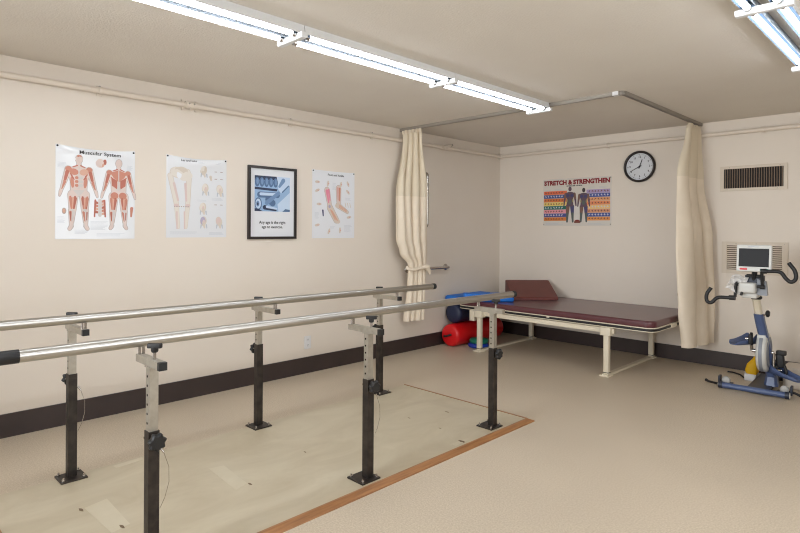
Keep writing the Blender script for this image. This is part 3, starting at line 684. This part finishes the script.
# ------------------------------------------------------------------ parallel bars
BB = Vector((1.5, -4.2, PZ))
pb = thing('parallel_bars', 'pair of steel parallel walking bars on six adjustable posts', 'parallel bars', BB)
def rail_z(y): return .885-.0064*(y+5.75)
def hand_rail(x, y0, y1):
    m = MB(); m.tube([(x, y0, rail_z(y0)), (x, y1, rail_z(y1))], .0235, M_STEEL, 24); r = m.build('handrail', pb, BB)
    for a, b in ((y0-.004, y0+.075), (y1-.03, y1+.004)):
        m = MB(); m.tube([(x, a-.003, rail_z(a)), (x, a, rail_z(a)), (x, b, rail_z(b))], [.018, .0248, .0248], M_BLACK, 20)
        if b > y1: m.tube([(x, b, rail_z(b)), (x, b+.004, rail_z(b))], [.0248, .017], M_BLACK, 20)
        m.build('end_cap', r, BB)
hand_rail(1.955, -5.83, -2.62); hand_rail(1.165, -5.83, -2.625)
def upright(x, y, side, sleeve_top, lanyard):
    """side +1: the rail sits towards -x (near row); -1: towards +x (far row)"""
    zr = rail_z(y); zb1 = zr-.054; zb0 = zb1-.030; a = .0215
    m = MB(); 
    m.rings([[Vector((x+sx*a, y+sy*a, z)) for sx, sy in ((-1, -1), (1, -1), (1, 1), (-1, 1))] for z in (PZ+.008, sleeve_top)], M_DARKST, False)
    m.tube([(x-.02, y-.0216, sleeve_top-.03), (x-.02, y-.024, sleeve_top-.03)], .005, M_CHROME, 8)
    u = m.build('upright', pb, BB)
    b = .0175; m = MB()
    m.rings([[Vector((x+sx*b, y+sy*b, z)) for sx, sy in ((-1, -1), (1, -1), (1, 1), (-1, 1))] for z in (sleeve_top, zb0)], M_ZINC, False)
    z = sleeve_top+.03
    while z < zb0-.03:
        for q0, q1 in (((x-.004, y-b-.0004, z), (x-.004, y-b, z)),): m.tube([q0, q1], .0055, M_HOLE, 8)
        z += .037
    m.build('telescopic_tube', u, BB)
    m = MB(); s = side
    xa, xb = (x-.13, x+.085) if s > 0 else (x-.07, x+.235)
    if s > 0: xa = 1.955-.022
    else: xb = 1.165+.018
    m.box((xa, y-.015, zb0), (xb, y+.015, zb1), M_ZINC)
    m.box((x-.03, y-.019, zb0-.005), (x+.03, y+.019, zb0), M_ZINC)
    br = m.build('cross_bracket', u, BB)
    m = MB(); m.box((xb, y-.0155, zb0-.0005), (xb+.020, y+.0155, zb1+.0005), M_BLACK); m.build('bracket_cap', u, BB) if not (s > 0 and y > -3.5) else None
    rx = 1.955 if s > 0 else 1.165
    m = MB()
    for dy in (-.008, .008): m.tube([(rx, y+dy, zb1), (rx, y+dy, zr-.017)], .0055, M_CHROME, 10)
    m.build('rail_pin', u, BB)
    kx = x+.022 if s > 0 else x-.005
    m = MB(); m.tube([(kx, y, zb1), (kx, y, zb1+.035)], .006, M_CHROME, 10); m.lathe([(.011, zb1+.028), (.014, zb1+.034), (.014, zb1+.05)], M_BLACK, 'z', 12, (kx, y, 0))
    M = Matrix.Translation((kx, y, zb1+.053)) @ Matrix.Rotation(.75, 4, 'Z'); m.slab(-.029, .029, -.011, .011, -.009, .010, M_BLACK, .008, .004, 4, M)
    m.build('clamp_knob', u, BB)
    kz = sleeve_top-.035; m = MB(); M = Matrix.Translation((x+s*a, y, kz)) @ Matrix.Rotation(s*PI/2, 4, 'Y')
    m.lathe([(.009, 0), (.009, .016)], M_CHROME, 'z', 12, M=M)
    rings = []
    for zz, k in ((.014, .75), (.018, 1), (.036, 1), (.041, .8)):
        rings.append([Vector((k*(.032+.004*math.cos(7*q))*math.cos(q), k*(.032+.004*math.cos(7*q))*math.sin(q), zz)) for q in [2*PI*j/42 for j in range(42)]])
    m.rings(rings, M_BLACK, True, True, M); m.build('adjusting_knob', u, BB)
    px, py = (x-.012, y-.018) if s > 0 else (x+.014, y-.004)
    m = MB(); m.box((px-.063, py-.063, PZ), (px+.063, py+.063, PZ+.008), M_DARKST); bp = m.build('base_plate', u, BB)
    for sx in (-1, 1):
        for sy in (-1, 1):
            m = MB(); c = (px+sx*.048, py+sy*.048, 0)
            m.lathe([(.009, PZ+.008), (.009, PZ+.015)], M_CHROME, 'z', 6, c); m.lathe([(.005, PZ+.015), (.005, PZ+.024)], M_CHROME, 'z', 8, c); m.build('anchor_bolt', u, BB)
    if lanyard:
        m = MB(); x0, y0, z0 = x+.021, y+.024, sleeve_top-.07
        m.tube([(x0, y0, z0), (x0+.006, y0+.012, z0-.02)], .004, M_CHROME, 6)
        m.tube([(x0+.006, y0+.012, z0-.02), (x0+.012, y0+.03, z0-.08), (x0+.014, y0+.03, z0-.14), (x0+.008, y0+.016, z0-.2), (x0, y0, z0-.24)], .0013, M_CHROME, 5); m.build('pin_lanyard', u, BB)
for x, y in ((2.065, -5.33), (2.085, -4.20), (2.08, -3.06)): upright(x, y, 1, .545, y < -3.5)
for y in (-5.32, -4.19, -3.07): upright(.965, y, -1, .565, y < -5)

# ------------------------------------------------------------------ treatment table
TB = Vector((1.3, -.62, 0))
t = thing('treatment_table', 'low maroon padded treatment table on a cream frame along the back wall', 'treatment table', TB)
tx0, tx1, ty0, ty1 = .22, 2.435, -1.16, -.03
m = MB(); m.slab(tx0+.01, tx1-.01, ty0+.01, ty1-.01, .487, .545, M_MAROON, .085, .022, 8, rb=.008); m.build('mattress', t, TB)
m = MB(); m.slab(tx0, tx1, ty0, ty1, .479, .487, M_CREAM, .09, .002, 8); m.build('rim_strip', t, TB)
m = MB(); m.slab(tx0+.001, tx1-.001, ty0+.001, ty1-.001, .456, .479, M_BLACK, .089, .001, 8); m.build('bumper_strip', t, TB)
m = MB(); m.slab(tx0, tx1, ty0, ty1, .449, .456, M_CREAM, .09, .002, 8); m.build('rim_strip', t, TB)
m = MB(); m.box((tx0+.06, ty0+.06, .44), (tx1-.06, ty1-.05, .449), M_PLY); m.build('plywood_base', t, TB)
lx0, lx1, ly0, ly1 = .55, 2.007, -1.16, -.10
for y in (ly0+.03, ly1):
    m = MB(); m.box((lx0-.06, y-.02, .395), (lx1+.06, y+.02, .44), M_CREAM); m.build('frame_beam', t, TB)
m = MB(); m.slab(lx0-.125, lx0-.062, ly0-.03, ly0+.09, .33, .448, M_CREAM, .01, .004, 3); m.build('control_box', t, TB)
for x in (lx0, lx1):
    for y in (ly0, ly1):
        m = MB(); m.slab(x-.025, x+.025, y-.025, y+.025, .02, .40, M_CREAM, .008, .001, 3); m.box((x-.0255, y-.0255, .03), (x+.0255, y+.0255, .036), M_BLACK)
        lg = m.build('leg', t, TB)
        m = MB(); m.slab(x-.055, x+.045, y-.034, y+.05, .375, .449, M_CREAM, .01, .004, 3); m.build('leg_bracket', lg, TB)
    m = MB(); m.box((x-.022, ly0-.05, 0), (x+.022, ly1+.05, .02), M_CREAM)
    m.box((x-.05, ly0-.055, 0), (x+.04, ly0+.045, .012), M_CREAM); m.box((x-.045, ly1-.04, 0), (x+.04, ly1+.055, .012), M_CREAM); m.build('floor_runner', t, TB)
m = MB(); m.box((tx1-.002, -.76, .450), (tx1+.006, -.62, .488), M_CREAM); m.build('rim_clip', t, TB)
m = MB(); m.box((1.38, ty0-.004, .47), (1.41, ty0+.002, .487), M_CREAM); m.build('rim_clip', t, TB)

# wedge cushion on the table, set diagonally
m = MB(); zt = .5455
A = Vector((.70, -.74, zt)); Bq = Vector((1.07, -.37, zt)); e = (Bq-A).normalized(); n = Vector((-e.y, e.x, 0))
L = (Bq-A).length; prof = [(0, 0), (.46, 0), (.46, .180), (.445, .189), (.43, .186), (.01, .03), (0, .02)]
rings = []
for s, k in ((0, .97), (.012, 1), (L-.012, 1), (L, .97)):
    rings.append([Vector((s, .23+(d-.23)*k, .09+(z-.09)*k)) for d, z in prof])
Mw = Matrix(((e.x, n.x, 0, A.x), (e.y, n.y, 0, A.y), (0, 0, 1, zt+.003), (0, 0, 0, 1)))
m.rings(rings, M_WEDGE, False, True, Mw)
tag(m.build('wedge_cushion'), 'red-brown wedge cushion lying on the far left of the treatment table', 'cushion')
# blue foam pieces
m = MB(); m.slab(-.28, .28, -.07, .07, 0, .092, M_BLUEF, .02, .018, 5, Matrix.Translation((.57, -1.035, zt+.0005)) @ Matrix.Rotation(math.radians(47), 4, 'Z'))
tag(m.build('foam_block'), 'bright blue foam block on the treatment table in front of the wedge cushion', 'foam block', 'blue foam pieces')
m = MB(); m.slab(-.095, .095, -.34, .34, 0, .09, M_BLUEF, .02, .025, 5, Matrix.Translation((.125, -.81, .487)))
tag(m.build('foam_block'), 'bright blue foam slab on the navy bolster against the left wall', 'foam block', 'blue foam pieces')
m = MB(); m.lathe([(.02, -1.13), (.095, -1.13), (.112, -1.115), (.115, -1.09), (.115, -.16), (.11, -.14), (.02, -.13)], M_NAVY, 'y', 32, (.135, 0, .3715))
tag(m.build('bolster'), 'navy blue cylindrical bolster stacked on the red bolster', 'bolster', 'cylindrical bolsters beside the table')
t = thing('bolster', 'glossy red cylindrical bolster on the floor under the table end', 'bolster', (.17, -.65, 0), (0, 0, 0), 'cylindrical bolsters beside the table')
B0 = Vector((.17, -.65, 0))
m = MB(); m.lathe([(.02, -1.215), (.105, -1.215), (.122, -1.205), (.128, -1.18), (.128, -.33), (.12, -.31), (.02, -.30)], M_RED, 'y', 36, (.16, 0, .1285)); m.build('body', t, B0)
m = MB(); m.tube([(.085, -1.218, .115), (.10, -1.235, .112), (.14, -1.24, .122), (.18, -1.235, .138), (.19, -1.218, .143)], .011, M_BLACK, 8); m.build('strap_handle', t, B0)
m = MB(); m.lathe([(.02, 0), (.102, 0), (.117, .012), (.118, .03), (.106, .045), (.02, .048)], M_BLUED, 'z', 36, (.402, -.985, .0005))
tag(m.build('balance_disc'), 'blue rubber balance disc on the floor by the table leg', 'balance disc', 'rubber balance discs')
m = MB(); m.lathe([(.02, 0), (.096, 0), (.108, .012), (.108, .03), (.096, .05), (.02, .055)], M_GREEN, 'z', 36, (.405, -.98, .0495))
tag(m.build('balance_disc'), 'green rubber balance disc stacked on the blue disc', 'balance disc', 'rubber balance discs')

# ------------------------------------------------------------------ exercise bike (arm and leg trainer)
BX = (3.11, -.84, 0)
t = thing('exercise_bike', 'blue and grey leg and arm exercise bike with monitor by the back wall', 'exercise bike', BX, (0, 0, math.radians(3)))
m = MB(); m.tube([(-.23, 0, .032), (.235, 0, .032)], .0235, M_BIKE, 18); fb_ = m.build('front_bar', t)
for x in (-.238, .243):
    m = MB(); s = 1 if x > 0 else -1
    m.tube([(x-s*.018, 0, .032), (x+s*.012, 0, .032)], .028, M_BIKED, 18); m.tube([(x+s*.012, 0, .032), (x+s*.016, 0, .032)], [.026, .02], M_BGREY, 18); m.build('bar_cap', fb_)
for x in (-.205, .215):
    m = MB(); m.lathe([(.01, .03), (.029, .032), (.032, .04), (.032, .06), (.028, .066), (.01, .068)], mat('grey_wheel_plastic', (178, 176, 172), .5), 'y', 24, (x, 0, .066)); m.build('transport_wheel', t)
    s = 1 if x > 0 else -1
    m = MB(); m.box((x-.05, .02, .03), (x+.05, .08, .05), M_BIKED); m.box((x-.055 if s < 0 else x+.04, .02, .03), (x-.04 if s < 0 else x+.055, .085, .10), M_BIKED); m.build('wheel_bracket', t)
m = MB(); m.tube([(-.235, .02, .03), (-.30, .055, .026), (-.35, .09, .022), (-.375, .10, .03)], [.012, .010, .010, .013], M_BLACK, 10); m.build('foot_lever', t)
m = MB(); m.tube([(.23, .05, .05), (.28, .085, .04), (.315, .09, .025), (.36, .07, .024)], [.012, .010, .011, .014], M_BLACK, 10); m.build('foot_lever', t)
m = MB(); m.slab(-.045, .115, .015, .62, .018, .05, M_BIKED, .02, .008, 4); m.build('base_beam', t)
m = MB(); m.tube([(-.04, .60, .03), (.13, .60, .03)], .022, M_BIKED, 16); m.build('rear_bar', t)
def sqrings(pts, hw, hd):
    r = []
    for (x, y, z), k in pts:
        r.append([Vector((x+sx*hw*k, y+sy*hd*k, z)) for sx, sy in ((-1, -.6), (-.6, -1), (.6, -1), (1, -.6), (1, .6), (.6, 1), (-.6, 1), (-1, .6))])
    return r
m = MB(); m.rings(sqrings([((.10, .23, .045), 1.5), ((.10, .23, .12), 1.15), ((.09, .19, .25), 1), ((.045, .04, .60), 1), ((.04, .01, .665), 1)], .034, .045), M_BIKE, False); m.build('column', t)
m = MB(); m.rings(sqrings([((.04, .012, .66), 1), ((.03, -.03, .77), 1), ((.025, -.05, .82), 1)], .026, .034), M_CREAM, False); m.build('telescopic_post', t)
m = MB(); m.lathe([(.034, .79), (.042, .797), (.042, .812), (.03, .82)], M_BLACK, 'z', 20, (.03, -.045, 0)); m.build('collar_ring', t)
m = MB(); m.tube([(.07, 0, .655), (.095, -.01, .672)], .008, M_CHROME, 8); m.lathe([(.012, 0), (.028, .008), (.028, .022), (.018, .03)], M_BLACK, 'x', 16, (.09, -.012, .675)); m.build('height_knob', t)
# drive casing
cy_, cz_ = .14, .335
RC = .166
m = MB(); m.lathe([(.08, -.036), (.146, -.036), (.161, -.028), (.165, -.014), (.165, .018), (.161, .03), (.146, .038), (.08, .038)], M_BGREY, 'x', 56, (.055, cy_, cz_))
m.lathe([(.1655, -.014), (.1665, -.012), (.1665, .010), (.1655, .012)], M_MGREY, 'x', 56, (.055, cy_, cz_)); m.build('drive_casing', t)
m = MB(); m.lathe([(.122, .038), (.127, .042), (.118, .045), (.094, .046), (.092, .042)], M_MGREY, 'x', 48, (.055, cy_, cz_)); m.build('casing_ring', t)
m = MB(); m.rings([[Vector((.02+dx, y, z)) for dx, y, z in q] for q in ([(.0, .02, .40), (.07, .02, .40), (.07, .12, .44), (.0, .12, .44)], [(.005, .04, .485), (.062, .04, .485), (.062, .09, .50), (.005, .09, .50)])], M_BGREY, False); m.build('casing_cover', t)
def crank_arm(x, dz, dy, foot):
    m = MB(); m.tube([(x*.55+.02, cy_, cz_), (x, cy_, cz_)], .016, M_CHROME, 14); m.tube([(x, cy_, cz_), (x, cy_+dy, cz_+dz)], .012, M_CHROME, 12); m.tube([(x, cy_+dy, cz_+dz), (x+foot, cy_+dy, cz_+dz)], .011, M_CHROME, 10); m.build('pedal_crank', t)
crank_arm(.125, -.14, .0, .06); crank_arm(-.03, .10, -.05, -.04)
def foot_shell(cx, cy, cz, tilt, yaw=0):
    m = MB(); rings = []
    for y, wd, h in ((-.14, .035, .02), (-.11, .05, .035), (-.03, .056, .04), (.06, .054, .06), (.12, .045, .085), (.135, .038, .085)):
        prof = [(-wd, h), (-wd*.95, .012), (-wd*.7, 0), (wd*.7, 0), (wd*.95, .012), (wd, h), (wd-.006, h), (wd*.95-.008, .016), (wd*.65, .008), (-wd*.65, .008), (-wd*.95+.008, .016), (-wd+.006, h)]
        rings.append([Vector((px, y, pz)) for px, pz in prof])
    M = Matrix.Translation((cx, cy, cz)) @ Matrix.Rotation(yaw, 4, 'Z') @ Matrix.Rotation(tilt, 4, 'X')
    m.rings(rings[::-1], M_BIKE, True, True, M); m.build('foot_shell', t)
foot_shell(-.078, .04, .395, -.05, -.35); foot_shell(.20, .12, .155, .1, 1.0)
m = MB(); m.slab(-.030, .030, -.025, .025, 0, .115, M_BLACK, .015, .008, 4, Matrix.Translation((.175, .17, .215)) @ Matrix.Rotation(-.1, 4, 'Y')); m.slab(-.036, .036, -.03, .03, .085, .12, M_BLACK, .015, .006, 4, Matrix.Translation((.175, .17, .235)))
m.tube([(.15, .14, .23), (.13, .13, .19), (.12, .13, .17)], .01, M_BLACK, 8); m.tube([(.2, .14, .24), (.215, .13, .19), (.21, .13, .165)], .012, M_BLACK, 8); m.build('calf_support', t)
m = MB(); m.tube([(-.01, .02, .40), (-.012, .0, .47), (-.008, -.01, .505)], .011, M_BLACK, 8); m.slab(-.03, -.005, -.02, .05, .41, .49, M_BLACK, .008, .004, 3); m.build('calf_support', t)
# head
m = MB(); m.slab(-.062, .056, -.25, -.11, .852, .935, M_BGREY, .02, .016, 5); m.build('control_head', t)
m = MB(); m.prism([(.056, -.14), (.125, -.14), (.115, -.03), (.056, -.01)], .06, M_MGREY, Matrix(((1, 0, 0, 0), (0, 0, -1, -.11), (0, 1, 0, .975), (0, 0, 0, 1)))); m.build('motor_housing', t)
m = MB(); m.slab(-.05, .06, -.20, -.02, .808, .853, M_BGREY, .02, .012, 4); m.build('head_base', t)
m = MB(); m.tube([(-.035, -.24, .86), (-.04, -.25, .835)], .010, M_BLACK, 8); m.build('release_lever', t)
m = MB(); m.box((-.03, -.16, .93), (.10, -.10, .99), M_BIKED); m.tube([(.03, -.14, .95), (.04, -.17, 1.04)], .02, M_BLACK, 12); m.tube([(-.02, -.15, .985), (.09, -.15, .985)], .015, M_BLACK, 10); m.build('monitor_mount', t)
Mm = Matrix.Translation((.04, -.20, 1.13)) @ Matrix.Rotation(math.radians(-6), 4, 'X')
def mslab(x0, x1, z0, z1, y0, y1, m_, rc, bv):
    m = MB(); m.slab(x0, x1, z0, z1, 0, y1-y0, m_, rc, bv, 5, Mm @ Matrix(((1, 0, 0, 0), (0, 0, -1, y1), (0, 1, 0, 0), (0, 0, 0, 1)))); return m
mon = mslab(-.121, .121, -.107, .107, -.02, .025, M_BGREY, .012, .006).build('monitor', t)
mslab(-.103, .103, -.068, .077, -.0225, -.019, M_SCREEN, .004, .001).build('screen', mon)
mslab(-.095, -.042, -.095, -.080, -.0225, -.019, mat('red_key', (206, 40, 44), .4), .005, .001).build('red_button', mon)
mslab(.045, .10, -.098, -.082, -.0225, -.019, mat('teal_key', (24, 128, 112), .4), .005, .001).build('teal_button', mon)
mslab(-.04, .035, .089, .094, -.0213, -.019, M_GREY, .002, .0005).build('printed_strip', mon)
# arm cranks and handles
m = MB(); m.tube([(-.092, -.185, .915), (-.06, -.185, .915)], .013, M_BLACK, 10); m.tube([(-.088, -.19, .925), (-.093, -.195, .812)], .0115, M_BLACK, 12); m.lathe([(.016, -.02), (.016, .012)], M_BLACK, 'x', 14, (-.088, -.19, .922)); m.build('arm_crank', t)
m = MB(); m.tube([(.06, -.185, .905), (.10, -.185, .905)], .013, M_BLACK, 10); m.tube([(.096, -.19, .90), (.095, -.22, 1.03)], .0115, M_BLACK, 12); m.lathe([(.016, -.02), (.016, .012)], M_BLACK, 'x', 14, (.1, -.19, .903)); m.build('arm_crank', t)
def spl(pts, n=6):
    P = [Vector(p) for p in pts]; P = [P[0]*2-P[1]]+P+[P[-1]*2-P[-2]]; out = []
    for i in range(1, len(P)-2):
        for k in range(n):
            u = k/n; a, b, c, d = P[i-1:i+3]
            out.append(.5*((2*b)+(c-a)*u+(2*a-5*b+4*c-d)*u*u+(3*b-a-3*c+d)*u**3))
    out.append(P[-2]); return out
m = MB(); m.tube([(-.09, -.2, .805), (-.135, -.2, .803)], .020, M_BLACK, 14)
m.tube(spl([(-.13, -.2, .802), (-.215, -.205, .797), (-.262, -.215, .752), (-.295, -.215, .765), (-.297, -.21, .82), (-.266, -.2, .875)]), .0145, M_BLACK, 14); m.build('arm_handle', t)
m = MB(); m.tube([(.09, -.225, 1.032), (.13, -.225, 1.034)], .020, M_BLACK, 14)
m.tube(spl([(.12, -.225, 1.034), (.215, -.225, 1.032), (.255, -.23, .985), (.288, -.235, .96), (.318, -.235, .985), (.312, -.23, 1.045), (.272, -.22, 1.105)]), .0145, M_BLACK, 14); m.build('arm_handle', t)
# crumpled clear sleeve of papers on the left of the head
M_SLV = mat('clear_plastic_sleeve', (226, 222, 218), .25, alpha=.8)
m = MB(); nx, ny = 10, 8; vv = []
for j in range(ny+1):
    for i in range(nx+1):
        u, v_ = i/nx, j/ny
        vv.append((-.165+.115*u+.05*v_, -.19+.014*math.sin(9*u+4*v_)+.010*math.sin(13*v_-3*u)+random.uniform(-.003, .003), .88+.105*v_-.05*u*(1-v_)*1.0+.01*math.sin(5*u)))
n = nx+1; fs = [(j*n+i, j*n+i+1, (j+1)*n+i+1, (j+1)*n+i) for j in range(ny) for i in range(nx)]
m.add(vv, fs, M_SLV, False); m.add([(x, y+.012, z) for x, y, z in vv], [f[::-1] for f in fs], M_SLV, False)
m.build('plastic_sleeve', t)

# things on the floor behind the bike
Mf = Matrix.Translation(BX) @ Matrix.Rotation(math.radians(3), 4, 'Z')
m = MB(); m.slab(-.145, -.052, .44, .60, 0, .062, M_OUT, .012, .006, 4, Mf)
tag(m.build('white_box'), 'low white box under the yellow bag behind the exercise bike', 'box')
m = MB(); rings = []
for z, w0, w1, d0, d1 in ((.0630, -.13, -.052, .445, .60), (.09, -.14, -.052, .44, .605), (.15, -.125, -.052, .45, .60), (.19, -.09, -.052, .47, .59), (.215, -.075, -.052, .49, .57)):
    rings.append([Vector((w0, d0+.02, z)), Vector((w0+.015, d0, z)), Vector((w1, d0-.004, z)), Vector((w1+.004, d0+.02, z)), Vector((w1, d1, z)), Vector((w0, d1, z))])
m.rings(rings, M_YEL, True, True, Mf)
tag(m.build('cloth_bag'), 'yellow cloth bag on the low white box behind the exercise bike', 'bag')
m = MB(); m.slab(.155, .52, .36, .64, 0, .185, mat('cream_plastic', (206, 196, 184), .5), .05, .02, 6, Mf)
tag(m.build('storage_tub'), 'cream white plastic tub on the floor behind the bike at the right edge', 'tub')
m = MB(); m.tube([Mf @ Vector(p) for p in spl([(-.16, .52, .008), (-.2, .60, .008), (-.27, .66, .008), (-.32, .66, .008)])], .007, M_BLACK, 8)
tag(m.build('power_cord'), 'short black cord on the floor left of the yellow bag', 'cord')
